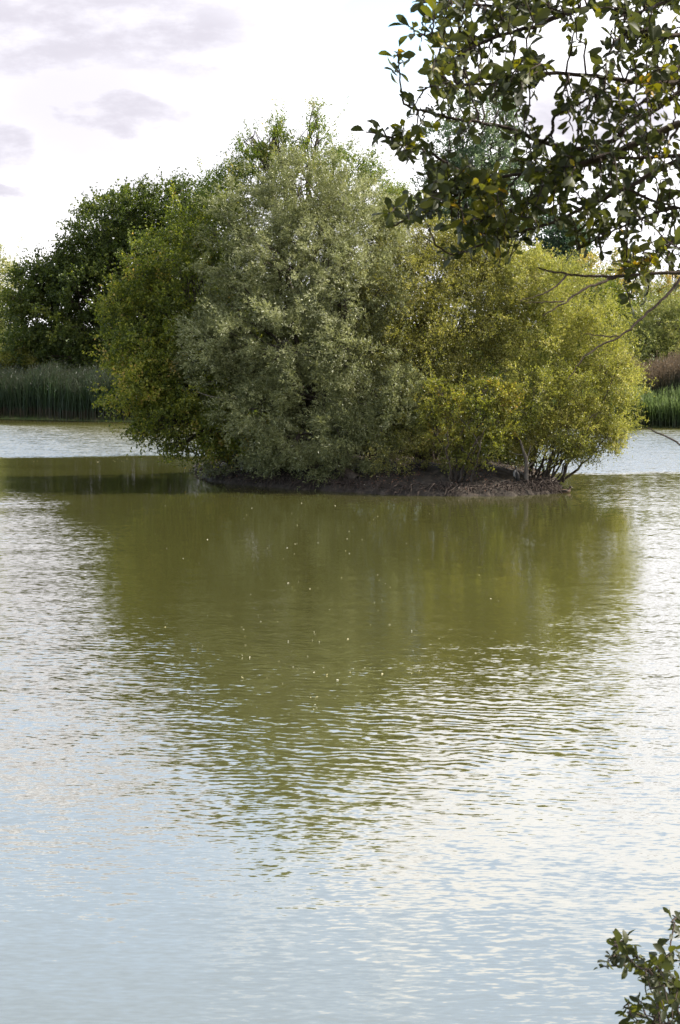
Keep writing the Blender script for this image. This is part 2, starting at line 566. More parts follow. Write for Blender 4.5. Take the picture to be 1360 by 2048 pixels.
def slopes(sx_, sy_, rot, detail, rough):
    mp = q.new('ShaderNodeMapping')
    q.l.new(geo.outputs['Position'], mp.inputs[0])
    mp.inputs['Rotation'].default_value = (0, 0, math.radians(rot))
    mp.inputs['Scale'].default_value = (sx_, sy_, 1)
    nz = q.noise(mp.outputs[0], 1.0, detail, rough)
    s_ = q.new('ShaderNodeSeparateColor')
    q.l.new(nz.outputs['Color'], s_.inputs[0])
    return q.math('SUBTRACT', s_.outputs[0], 0.5), q.math('SUBTRACT', s_.outputs[1], 0.5)


fx, fy = slopes(4.8, 12.5, 6, 2, 0.5)           # small wind ripples, crests long across the view
gx1, gy1 = slopes(0.7, 1.7, -8, 2, 0.5)        # longer undulation
# parallel ripples
wrp = q.noise(geo.outputs['Position'], 0.55, 3, 0.5)
ph = q.math('ADD', q.math('MULTIPLY', PX, 4.0), q.math('MULTIPLY', PY, 17.0))
ph = q.math('ADD', ph, q.math('MULTIPLY', wrp.outputs['Fac'], 30.0))
sn = q.math('SINE', ph)
pt = q.noise(geo.outputs['Position'], 0.9, 2, 0.5)
sn = q.math('MULTIPLY', sn, q.smooth(pt.outputs['Fac'], 0.30, 0.62))
R_, B_ = a_r.outputs['Fac'], a_b.outputs['Fac']
sy_t = q.math('ADD', q.math('MULTIPLY', q.math('MULTIPLY', fy, R_), 0.80), q.math('MULTIPLY', q.math('MULTIPLY', gy1, R_), 0.30))
sy_t = q.math('ADD', sy_t, q.math('MULTIPLY', q.math('MULTIPLY', sn, B_), 0.048))
# seen from low down, the faces of the wavelets that lean towards the eye hide those that lean away
isep = q.new('ShaderNodeSeparateXYZ')
q.l.new(geo.outputs['Incoming'], isep.inputs[0])
mask_ = q.math('MULTIPLY', R_, q.math('SUBTRACT', 1.0, q.smooth(isep.outputs[2], 0.03, 0.16)))
sx_t = q.math('ADD', q.math('MULTIPLY', q.math('MULTIPLY', fx, R_), 0.45), q.math('MULTIPLY', q.math('MULTIPLY', gx1, R_), 0.15))
sx_t = q.math('ADD', sx_t, q.math('MULTIPLY', q.math('MULTIPLY', isep.outputs[0], mask_), 0.20))
sy_t = q.math('ADD', sy_t, q.math('MULTIPLY', q.math('MULTIPLY', isep.outputs[1], mask_), 0.20))
nv = q.comb(sx_t, sy_t, 1.0)
nn = q.new('ShaderNodeVectorMath', operation='NORMALIZE')
q.l.new(nv, nn.inputs[0])
N_ = nn.outputs[0]
fr = q.new('ShaderNodeFresnel')
fr.inputs['IOR'].default_value = 1.33
q.l.new(N_, fr.inputs['Normal'])
fac = q.math('POWER', fr.outputs[0], 0.42)
dif = q.new('ShaderNodeBsdfDiffuse')
mur = q.noise(geo.outputs['Position'], 0.05, 3, 0.5)
q.put(dif.inputs[0], q.mix(mur.outputs['Fac'], (0.076, 0.074, 0.021, 1), (0.090, 0.087, 0.026, 1)))
gl = q.new('ShaderNodeBsdfGlossy')
gl.inputs['Roughness'].default_value = 0.035
q.l.new(N_, gl.inputs['Normal'])
ms = q.new('ShaderNodeMixShader')
q.put(ms.inputs[0], fac)
q.l.new(dif.outputs[0], ms.inputs[1])
q.l.new(gl.outputs[0], ms.inputs[2])
oo = q.new('ShaderNodeOutputMaterial')
q.l.new(ms.outputs[0], oo.inputs[0])
M_water = m
tag(mesh_obj('water', np.stack([X, Yg, 0 * X], -1).reshape(-1, 3), Fq, M_water, smooth=True,
             attr={'ruffle': ('POINT', (amp * near_calm).ravel()), 'ripple': ('POINT', band.ravel())}),
    'green brown lake water with wind ruffled and calm patches', kind='structure')

# ------------------------------------------------------------------ the island
front = [W0(*p)[:2] for p in ((388, 936), (402, 950), (430, 963), (500, 972), (600, 979), (700, 985), (800, 990), (900, 992), (1000, 992), (1070, 989), (1100, 987), (1114, 984))]
back = [np.array(((px - 680) / F * Y_, Y_)) for px, Y_ in ((1120, 101.5), (1110, 105), (1100, 109), (1040, 115), (900, 121), (700, 125), (500, 124), (410, 120))]
outline = np.array(list(front) + list(back))
outl = poly_smooth(np.vstack([np.c_[outline, np.zeros(len(outline))], [[*outline[0], 0]]]), 6)[:-1, :2]
cen = np.array([1.5, 110.5])
na = len(outl)
dl = np.linalg.norm(outl - cen, axis=1)
outl = outl + unit(outl - cen) * (0.16 * rng.standard_normal(na))[:, None]
rings = [(1.10, -0.7), (1.02, -0.12), (1.0, 0.10), (0.985, 0.22), (0.95, 0.32), (0.88, 0.48), (0.78, 0.75), (0.62, 1.0), (0.42, 1.05), (0.2, 1.1), (0.02, 1.1)]
IV = []
for f_, z_ in rings:
    r_ = cen + (outl - cen) * f_
    zz = z_ * (1.0 if z_ < 0.2 else 1 + 0.14 * np.sin(outl[:, 0] * 1.3 + f_ * 9)) + (0.07 * rng.standard_normal(na) if z_ > 0.2 else 0)
    # the left tongue is lower
    if z_ > 0.2:
        zz = zz * (0.55 + 0.45 * sst(r_[:, 0], -8, -3))
    IV.append(np.c_[r_, zz + np.zeros(na)])
IV = np.array(IV)
idx = np.arange(len(rings) * na).reshape(len(rings), na)
nxt = np.roll(idx, -1, axis=1)
Fq = np.stack([idx[:-1], nxt[:-1], nxt[1:], idx[1:]], -1).reshape(-1, 4)
isl = mesh_obj('island_ground', IV.reshape(-1, 3), Fq, M_soil, smooth=True)
tag(isl, 'bare brown earth bank of the small wooded island', kind='structure')


def isl_h(x, y):
    p = np.stack([x, y], -1)
    best = np.zeros(len(x))
    ang = np.arctan2(outl[:, 1] - cen[1], outl[:, 0] - cen[0])
    o_ = np.argsort(ang)
    rr = np.interp(np.arctan2(p[:, 1] - cen[1], p[:, 0] - cen[0]), ang[o_], np.linalg.norm(outl - cen, axis=1)[o_], period=2 * math.pi)
    f_ = np.linalg.norm(p - cen, axis=1) / rr
    z = np.interp(f_, [r[0] for r in rings][::-1], [r[1] for r in rings][::-1])
    return np.where(z > 0.2, z * (0.55 + 0.45 * sst(p[:, 0], -8, -3)), z), f_


# roots and dead twigs hanging over the bank
g = Geo()
nf = len(front) * 6 - 4
for k in range(520):
    i = rng.integers(2, nf)
    p = outl[i] + (outl[(i + 1) % na] - outl[i]) * rng.random()
    inn = unit(cen - p)
    tang = np.array([-inn[1], inn[0]])
    top = p + inn * rng.uniform(0.2, 1.2)
    zt = isl_h(top[None, 0], top[None, 1])[0][0] + rng.uniform(0.0, 0.22)
    foot = p - inn * rng.uniform(-0.1, 0.35) + tang * rng.normal(0, 0.45)
    pts = curve((*top, zt), (*foot, rng.uniform(-0.15, 0.08)), 6, sag=rng.uniform(0.05, 0.25), wob=0.25)
    g.tube(pts, np.linspace(1, 0.4, 6) * rng.uniform(0.010, 0.034), 4)
for k in range(260):                       # fallen sticks lying about
    x = rng.uniform(-7, 11)
    y = rng.uniform(98, 108)
    z, f_ = isl_h(np.array([x]), np.array([y]))
    if f_[0] > 1.0: continue
    a_ = rng.uniform(0, math.pi)
    L_ = rng.uniform(0.4, 1.5)
    dx, dy = math.cos(a_) * L_, math.sin(a_) * L_ * 0.6
    z2, f2 = isl_h(np.array([x + dx]), np.array([y + dy]))
    g.tube(curve((x, y, z[0] + 0.03), (x + dx, y + dy, max(z2[0], 0) + rng.uniform(0.03, 0.35)), 5, wob=0.3), np.linspace(1, 0.4, 5) * rng.uniform(0.010, 0.022), 4)
tag(g.build('root_tangle', M_root), 'tangle of bare roots and dead sticks along the island bank', kind='stuff')

# leaf litter
k = 9000
x = rng.uniform(-9, 13, k)
y = rng.uniform(97, 113, k)
z, f_ = isl_h(x, y)
dens_ = 0.35 + 0.65 * (lump(np.c_[x, y, z], 1.4, 2.0) > 0)
ok = (f_ < 0.99) & (rng.random(k) < dens_)
pos = np.c_[x, y, z + 0.03][ok]
d = unit(np.c_[rng.standard_normal((len(pos), 2)), 0.35 * rng.standard_normal(len(pos))])
V, Fc = leaf_quads(pos, d, rng.uniform(0.06, 0.13, len(pos)), rng.uniform(0.04, 0.08, len(pos)))
tag(mesh_obj('leaf_litter', V, Fc, L_litter, attr={'tint': ('FACE', np.clip(0.45 + 0.25 * rng.standard_normal(len(pos)), 0, 1))}),
    'fallen brown and reddish leaves scattered on the island earth', kind='stuff')


# ------------------------------------------------------------------ trees
def lobe(px, py, Y_, rx, rz, ry):
    s_ = Y_ / F
    return (P(px, py, Y_), (rx * s_, ry, rz * s_))


def tree(name, label, cat, base, lobes, leafm, barkm=None, trunk_r=0.22, stems=1, group=None, fan=0.25, branches=14, lean=None, **kw):
    base = np.asarray(base, float)
    root = empty(name, base, label, cat, group)
    LB = [lobe(*l) if len(l) == 6 else l for l in lobes]
    V, Fc, tn, C = foliage(LB, **kw)
    mesh_obj('crown', V, Fc, leafm, root, attr={'tint': ('FACE', tn)})
    g = Geo()
    cc = np.array([l[0] for l in LB])
    mid_ = cc.mean(0)
    starts = []
    for s_ in range(stems):
        off = rng.standard_normal(3) * np.array([fan, fan, 0]) * (0 if stems == 1 else 1)
        b0 = base + off * 0.35
        b0[2] = base[2] - 0.15
        tgt = mid_ if stems == 1 else cc[s_ % len(cc)] * 0.7 + mid_ * 0.3 + off
        tp = curve(b0, b0 + (tgt - b0) * 0.8, 9, wob=0.12, bow=(0.04 * rng.normal(), 0.04 * rng.normal(), 0))
        r_ = trunk_r * (1 if stems == 1 else rng.uniform(0.6, 1.1))
        g.tube(tp, np.linspace(r_ * 1.25, r_ * 0.4, 9), 8, 0.05)
        starts.append((tp, r_))
    for li, (c, r) in enumerate(LB):
        tp, r_ = starts[li % len(starts)]
        zf = 0.35 + 0.6 * np.clip((c[2] - base[2]) / (cc[:, 2].max() - base[2] + 1e-6), 0, 1) * 0.8
        s0 = tp[int(np.clip(zf * 8, 1, 7))]
        lp = curve(s0, c, 7, sag=0.10, wob=0.15)
        g.tube(lp, np.linspace(r_ * 0.5, r_ * 0.16, 7), 6, 0.04)
        q_ = C[np.linalg.norm((C - c) / np.array(r), axis=1) < 1.05]
        if len(q_):
            for t_ in q_[rng.integers(0, len(q_), branches)]:
                s1 = lp[rng.integers(3, 7)]
                g.tube(curve(s1, t_, 5, sag=0.06, wob=0.2), np.linspace(r_ * 0.17, r_ * 0.04 + 0.004, 5), 4)
    g.build('trunk', barkm or M_bark, root)
    return root


def ib(px, Y_):
    x_ = (px - 680) / F * Y_
    return (x_, Y_, float(isl_h(np.array([x_]), np.array([Y_]))[0][0]))


# alder leaning left over the water
tree('alder_tree', 'green and yellowing tree leaning left over the water at the left end of the island', 'tree', ib(478, 109),
     [(430, 470, 110, 85, 75, 3.0), (350, 520, 110, 70, 70, 3), (400, 590, 109, 110, 90, 3.4), (285, 560, 109, 45, 50, 2), (262, 650, 108, 55, 62, 2.4), (330, 690, 108, 100, 80, 3.2),
      (300, 775, 107, 85, 55, 3), (290, 735, 107, 78, 60, 2.6), (400, 780, 107, 105, 70, 3.2), (330, 835, 106.5, 70, 30, 2.2), (300, 862, 106, 34, 10, 1), (365, 885, 106, 45, 14, 1.2), (240, 600, 108, 30, 26, 1.2), (420, 865, 106.5, 95, 42, 2.8), (480, 700, 109, 80, 90, 3), (500, 880, 106, 60, 35, 2)],
     L_alder, trunk_r=0.26, dens=1.15, leaf=(0.15, 0.10), clump=0.66, shoots=8, per=8, up=0.15, hole=0.46, amp=1.5, tint=(0.48, 0.24, 0.18))
# tall tree behind, its shoots stand above the silver willow
tree('tall_willow', 'tall yellow green tree whose upright shoots top the island behind the silver willow', 'tree', ib(600, 114),
     [(560, 370, 112, 105, 80, 2.6), (500, 330, 112, 45, 55, 1.6), (630, 300, 112, 28, 60, 1.1), (555, 300, 112, 30, 45, 1.2), (680, 370, 112, 55, 60, 2),
      (750, 410, 111, 55, 50, 2), (745, 350, 111, 22, 40, 1), (450, 390, 112, 50, 40, 1.8), (800, 420, 110, 40, 40, 1.6), (632, 240, 112, 10, 40, 0.4), (552, 262, 112, 8, 26, 0.4), (505, 275, 112, 22, 22, 0.6), (684, 297, 112, 8, 22, 0.3)],
     L_top, trunk_r=0.24, dens=1.0, leaf=(0.13, 0.065), clump=0.55, shoots=7, per=8, up=0.9, hole=0.42, spread=0.6, tint=(0.48, 0.18, 0.2), whips=0.12)
# silver willow
tree('silver_willow', 'large grey green silvery willow in the middle of the island', 'tree', ib(640, 107),
     [(615, 400, 108, 130, 90, 3.0), (520, 470, 107, 95, 90, 3), (700, 470, 107, 90, 95, 3), (590, 540, 106, 130, 100, 3.4), (480, 590, 106, 75, 80, 2.8), (420, 690, 105, 72, 55, 2.6), (470, 750, 105, 70, 50, 2.6),
      (690, 600, 105, 100, 100, 3), (560, 680, 104, 120, 90, 3.2), (690, 700, 103, 55, 52, 2), (640, 790, 103.5, 120, 80, 3), (520, 820, 103.5, 90, 60, 2.6), (740, 790, 103, 90, 70, 2.6), (790, 850, 102, 65, 50, 2.0),
      (680, 875, 102, 95, 45, 2.2), (580, 890, 102.5, 90, 35, 2), (640, 935, 102, 60, 18, 1.3), (470, 925, 107, 50, 18, 1.2), (560, 935, 104, 40, 14, 1), (735, 915, 101.5, 55, 22, 1.3), (530, 915, 104.5, 45, 18, 1.2), (775, 590, 105, 45, 60, 2), (780, 500, 107, 40, 50, 2), (800, 790, 102, 50, 50, 1.6), (740, 700, 109, 75, 80, 2), (745, 800, 109, 75, 60, 2), (610, 720, 109, 80, 90, 2), (610, 830, 109, 80, 60, 2), (680, 620, 109, 80, 60, 2)],
     L_silver, trunk_r=0.34, dens=1.25, leaf=(0.17, 0.040), clump=0.66, shoots=9, per=11, up=0.15, sweep=(-0.35, 0, 0.0), hole=0.40, spread=0.5, amp=1.5, tint=(0.42, 0.17, 0.18))
# olive sallow right of the middle
tree('sallow_tree', 'olive green small leaved sallow right of the silver willow on the island', 'tree', ib(850, 107),
     [(790, 455, 109, 50, 45, 2), (860, 475, 109, 50, 44, 2), (925, 490, 108.5, 50, 40, 2), (985, 510, 108.5, 50, 36, 2), (800, 520, 108, 80, 75, 3), (880, 540, 108, 95, 75, 3), (960, 570, 108, 80, 75, 3), (820, 620, 106, 90, 95, 3), (920, 670, 105, 100, 100, 3), (1000, 640, 106, 75, 90, 3), (850, 740, 104, 85, 85, 2.8),
      (960, 760, 104, 85, 70, 2.6), (1030, 540, 109, 60, 55, 2.6), (830, 830, 102.5, 70, 60, 2), (800, 905, 101, 80, 30, 1.5), (880, 910, 101, 60, 25, 1.3), (765, 690, 103.5, 40, 60, 1.6), (735, 560, 104.5, 30, 50, 1.4), (1040, 880, 102.5, 50, 28, 1.4)],
     L_sallow, trunk_r=0.16, stems=6, dens=1.2, leaf=(0.10, 0.050), clump=0.60, shoots=9, per=10, up=0.35, hole=0.44, amp=1.4, tint=(0.45, 0.14, 0.22), fan=0.8)
# bright bush willow at the right end
tree('bush_willow', 'yellow green willow bush fanning out over the water at the right end', 'bush', ib(1082, 103),
     [(1080, 560, 106, 65, 60, 2.6), (1140, 610, 105, 75, 75, 2.8), (1190, 680, 104, 70, 75, 2.6), (1215, 760, 103, 62, 70, 2.4), (1100, 700, 104, 90, 90, 2.8), (1150, 780, 103, 85, 75, 2.6), (1080, 790, 102, 70, 70, 2.2),
      (1225, 835, 102.5, 50, 42, 1.8), (1150, 860, 102, 75, 38, 1.8), (1195, 885, 102, 50, 18, 1.2), (1235, 880, 101.6, 34, 14, 1), (1165, 912, 101.6, 36, 8, 0.8), (1070, 880, 103.5, 50, 40, 1.6), (1110, 905, 100.6, 50, 20, 0.9), (1050, 905, 101.8, 32, 18, 0.9), (1140, 890, 100.8, 50, 24, 1.2), (1030, 620, 107, 70, 80, 2.6)],
     L_bush, trunk_r=0.055, stems=26, dens=1.2, leaf=(0.10, 0.048), clump=0.56, shoots=9, per=10, up=0.45, hole=0.44, amp=1.4, tint=(0.50, 0.15, 0.2), fan=1.6)
# yellow shrub in front
tree('yellow_shrub', 'low bright yellow leaved shrub on the front bank of the island', 'bush', ib(925, 99.6),
     [(880, 785, 100, 28, 22, 0.9), (862, 825, 100, 20, 26, 0.8), (905, 825, 99.8, 24, 30, 0.9), (965, 782, 100, 34, 20, 1.0), (1010, 795, 100, 34, 24, 1), (1042, 822, 100, 20, 22, .8), (960, 830, 99.5, 26, 30, .9), (1000, 850, 99.3, 40, 26, 1), (985, 885, 99, 30, 22, .9), (885, 870, 99.5, 26, 26, .9), (925, 880, 99.3, 34, 22, 1), (945, 915, 99, 34, 14, 0.8)],
     L_yellow, trunk_r=0.06, stems=14, dens=0.9, leaf=(0.12, 0.07), clump=0.42, shoots=7, per=8, up=0.4, hole=0.42, tint=(0.48, 0.14, 0.16), fan=1.2)


tree('thicket', 'undergrowth added beneath the island crowns to close bright gaps', 'thicket', ib(760, 113),
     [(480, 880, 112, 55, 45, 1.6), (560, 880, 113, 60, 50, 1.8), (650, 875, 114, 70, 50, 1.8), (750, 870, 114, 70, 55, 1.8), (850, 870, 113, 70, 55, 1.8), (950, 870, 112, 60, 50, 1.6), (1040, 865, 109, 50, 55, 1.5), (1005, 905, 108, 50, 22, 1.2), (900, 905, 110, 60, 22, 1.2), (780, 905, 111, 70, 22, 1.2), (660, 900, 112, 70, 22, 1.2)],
     L_oak, trunk_r=0.07, stems=12, fan=2.5, dens=1.2, leaf=(0.14, 0.09), clump=0.65, hole=0.1, whips=0)  # dark undergrowth added to block light gaps under the crowns


def small_trunk(name, label, cat, polys, mat, sides=7):
    b = polys[0][0][0]
    root = empty(name, b, label, cat)
    for nm, pl, r0, r1 in [(p[3], p[0], p[1], p[2]) for p in polys]:
        pts = poly_smooth(pl, 4)
        gg = Geo()
        gg.tube(pts, np.linspace(r0, r1, len(pts)), sides, 0.06)
        gg.build(nm, mat, root)
    return root


Yd = 99.8
small_trunk('dead_sapling', 'pale forked dead sapling beside the cormorant on the island bank', 'dead tree',
            [([P(1052, 964, Yd), P(1053, 935, Yd), P(1052, 918, Yd), P(1046, 900, Yd - .1), P(1040, 880, Yd)], 0.13, 0.05, 'trunk'),
             ([P(1053, 937, Yd), P(1060, 930, Yd), P(1068, 924, Yd)], 0.05, 0.025, 'branch'),
             ([P(1052, 921, Yd), P(1057, 908, Yd + .1), P(1062, 890, Yd + .2)], 0.055, 0.02, 'branch'),
             ([P(1047, 910, Yd), P(1032, 908, Yd - .1), P(1018, 902, Yd)], 0.03, 0.012, 'branch')], M_palebark)
small_trunk('leaning_stem', 'grey leaning stem rising from the left part of the island bank', 'dead tree',
            [([P(486, 938, 106), P(478, 915, 106), P(470, 885, 106), P(466, 850, 106)], 0.14, 0.08, 'trunk')], M_palebark)
small_trunk('fallen_trunk', 'thick stump like trunk slanting down the middle of the island bank', 'dead tree',
            [([P(715, 962, 101), P(690, 945, 101.5), P(668, 925, 102), P(655, 905, 102.5)], 0.34, 0.16, 'trunk')], M_bark)
small_trunk('tree_stump', 'small dark stump standing on the left tip of the island', 'stump',
            [([P(396, 936, 114.5), P(396, 928, 114.5), P(396, 921, 114.5)], 0.16, 0.11, 'trunk')], M_bark)
# arched pale dead boughs that show in front of the crowns
small_trunk('dead_bough', 'thin pale dead bough sticking out left between the crowns', 'branch',
            [([P(475, 797, 104), P(445, 797, 103.2), P(415, 791, 103), P(395, 784, 103)], 0.045, 0.02, 'bough')], M_palebark)

# ------------------------------------------------------------------ far bank: trees
GF = lambda px, Y_: ((px - 680) / F * Y_, Y_, float(ground_h(np.array([(px - 680) / F * Y_]), np.array([Y_]))[0]))
tree('oak_tree', 'big dark green oak on the far bank behind the left of the island', 'tree', GF(245, 192),
     [(340, 432, 192, 85, 60, 5), (262, 425, 192, 62, 42, 5), (390, 415, 193, 60, 48, 4), (195, 455, 192, 56, 50, 5), (150, 505, 191, 34, 28, 3), (108, 550, 191, 42, 40, 3.5), (55, 565, 191, 24, 26, 2.5), (240, 500, 192, 70, 50, 5), (290, 540, 191, 110, 75, 6), (150, 540, 191, 40, 30, 3.5), (200, 590, 191, 90, 60, 6), (95, 575, 191, 55, 45, 4),
      (65, 620, 190, 42, 34, 3.5), (110, 660, 190, 80, 42, 5), (220, 680, 190, 110, 50, 6), (60, 690, 190, 55, 26, 4), (150, 722, 189, 110, 26, 5), (320, 630, 192, 90, 60, 4), (45, 600, 190, 34, 30, 3), (310, 710, 192, 80, 30, 3), (370, 540, 191, 90, 100, 6), (400, 660, 191, 100, 90, 6)],
     L_oak, trunk_r=0.55, dens=0.95, leaf=(0.24, 0.17), clump=1.0, shoots=8, per=9, up=0.1, hole=0.42, spread=0.9, tint=(0.42, 0.2, 0.16), whips=0)
tree('pale_willow', 'pale yellow green willow at the left edge of the far bank', 'tree', GF(-40, 205),
     [(-10, 570, 205, 52, 55, 4), (-60, 560, 205, 60, 60, 4), (10, 640, 205, 40, 60, 4), (-50, 680, 205, 70, 50, 4)],
     L_pale, trunk_r=0.4, dens=1.0, leaf=(0.26, 0.09), clump=1.0, shoots=8, per=9, up=0.2, sweep=(0.2, 0, 0), hole=0.32, group='pale willows on the far bank')
tree('light_bush', 'light green sunlit bush low behind the left reeds', 'bush', GF(30, 189),
     [(35, 722, 189, 34, 20, 2), (5, 735, 189, 40, 22, 2), (70, 735, 190, 30, 16, 2)], L_bush, trunk_r=0.12, dens=1.2, leaf=(0.22, 0.13), clump=0.7, hole=0.2, tint=(0.6, 0.15, 0.15))
# dark undergrowth behind the left reeds
tree('thicket', 'dark thicket of undergrowth beneath the oak behind the left reeds', 'thicket', GF(170, 194),
     [(120, 745, 194, 90, 36, 2), (210, 740, 194, 90, 36, 2), (320, 740, 194, 90, 40, 2), (20, 750, 196, 90, 34, 2), (430, 725, 195, 90, 50, 2), (530, 730, 195, 80, 50, 2)], L_oak, trunk_r=0.15, stems=3, dens=1.3, leaf=(0.24, 0.16), clump=0.9, hole=0.1)
# poplars
tree('poplar_tree', 'tall grey green poplar far behind the island seen through the overhanging leaves', 'tree', GF(960, 205),
     [(900, 290, 205, 45, 60, 3), (985, 270, 205, 50, 65, 3), (950, 350, 205, 85, 70, 4), (1010, 390, 205, 60, 60, 4), (900, 420, 205, 55, 60, 4), (960, 470, 205, 90, 70, 4), (920, 215, 206, 22, 26, 1.5), (1010, 215, 206, 20, 26, 1.5), (955, 560, 205, 80, 70, 4)],
     L_poplar, trunk_r=0.42, dens=0.9, leaf=(0.24, 0.17), clump=1.0, shoots=7, per=8, up=0.7, hole=0.45, spread=0.7)
tree('poplar_tree', 'dark blue green poplar far behind the right of the island', 'tree', GF(1120, 200),
     [(1100, 470, 200, 45, 40, 3), (1140, 490, 200, 32, 45, 3), (1110, 540, 200, 60, 50, 3), (1130, 620, 200, 60, 60, 3)],
     L_poplar, trunk_r=0.3, dens=1.1, leaf=(0.24, 0.17), clump=0.9, shoots=8, per=9, up=0.5, hole=0.32, tint=(0.2, 0.15, 0.15))
tree('autumn_tree', 'yellowing tree rising just behind the right crowns of the island', 'tree', GF(1190, 186),
     [(1180, 545, 186, 22, 36, 2), (1200, 590, 186, 30, 40, 2), (1165, 590, 186, 30, 40, 2), (1100, 560, 187, 40, 45, 2.5)],
     L_autumn, trunk_r=0.15, dens=0.8, leaf=(0.22, 0.13), clump=0.75, shoots=7, per=8, up=0.9, hole=0.42)
for k, (px, top, w_, lab) in enumerate(((1238, 500, 20, 'slender half bare yellow tree, leftmost of the row on the far right bank'),
                                       (1296, 530, 22, 'slender pale olive tree, second of the row on the far right bank'),
                                       (1345, 550, 20, 'slender bare topped tree at the right edge of the far bank'))):
    lb = [(px + rng.normal(0, 4), y_, 190 + k * 2, w_ * (0.7 + 0.8 * (y_ - top) / 150), 22, 1.0) for y_ in range(top + 20, 720, 32)]
    tree('slender_tree', lab, 'tree', GF(px, 190 + k * 2), lb, (L_autumn, L_pale, L_autumn)[k], trunk_r=0.13, stems=3, fan=0.7, dens=0.75, leaf=(0.20, 0.10), clump=0.6,
         shoots=6, per=7, up=1.2, hole=0.5, spread=0.5, group='slender trees on the far right bank', branches=9, tint=((0.6, 0.2, 0.2), (0.5, 0.2, 0.2), (0.55, 0.2, 0.2))[k])
tree('pale_tree', 'tall pale yellowish loose crowned tree showing above the right bank willow', 'tree', GF(1300, 196),
     [(1270, 560, 196, 34, 38, 2), (1318, 590, 196, 34, 34, 2), (1292, 625, 196, 50, 36, 2.5), (1360, 610, 196, 40, 40, 2.5), (1250, 620, 196, 28, 30, 2)],
     L_autumn, trunk_r=0.22, dens=0.75, leaf=(0.2, 0.11), clump=0.8, shoots=7, per=8, up=0.9, hole=0.45, tint=(0.35, 0.18, 0.18))
tree('green_tree', 'dark green rounded tree between the island bush and the right bank willow', 'tree', GF(1215, 182),
     [(1215, 600, 182, 32, 32, 2.5), (1235, 650, 182, 40, 40, 3), (1195, 650, 182, 45, 50, 3), (1220, 720, 182, 60, 40, 3)], L_oak, trunk_r=0.3, dens=1.1, leaf=(0.22, 0.15), clump=0.85, hole=0.3, tint=(0.7, 0.15, 0.15))
tree('pale_willow', 'wide pale olive willow on the far right bank above the brown reeds', 'tree', GF(1320, 178),
     [(1320, 650, 178, 50, 50, 3), (1370, 640, 178, 60, 50, 3), (1290, 690, 177, 40, 45, 3), (1340, 710, 177, 70, 36, 3), (1420, 690, 178, 60, 60, 3)],
     L_pale, trunk_r=0.35, dens=1.1, leaf=(0.22, 0.08), clump=0.85, shoots=8, per=9, up=0.3, hole=0.32, tint=(0.42, 0.15, 0.2), group='pale willows on the far bank')
# the wood continues behind the island, and to both sides
for k, (px, top, w_, mt, lab) in enumerate(((560, 560, 120, L_oak, 'dark tree on the far bank hidden behind the middle of the island'),
                                            (760, 590, 120, L_alder, 'yellow green tree on the far bank hidden behind the island crowns'),
                                            (1040, 610, 110, L_top, 'green tree on the far bank glimpsed behind the right crowns'))):
    Y_ = 194 + 3 * (k % 2)
    tree('wood_tree', lab, 'tree', GF(px, Y_), [(px, top + 60, Y_, w_, 62, 5), (px - 50, top + 130, Y_, w_ * 0.8, 60, 5), (px + 60, top + 120, Y_, w_ * 0.8, 60, 5)],
         mt, trunk_r=0.35, dens=0.6, leaf=(0.34, 0.24), clump=1.3, hole=0.3, group='trees of the wood behind the island')


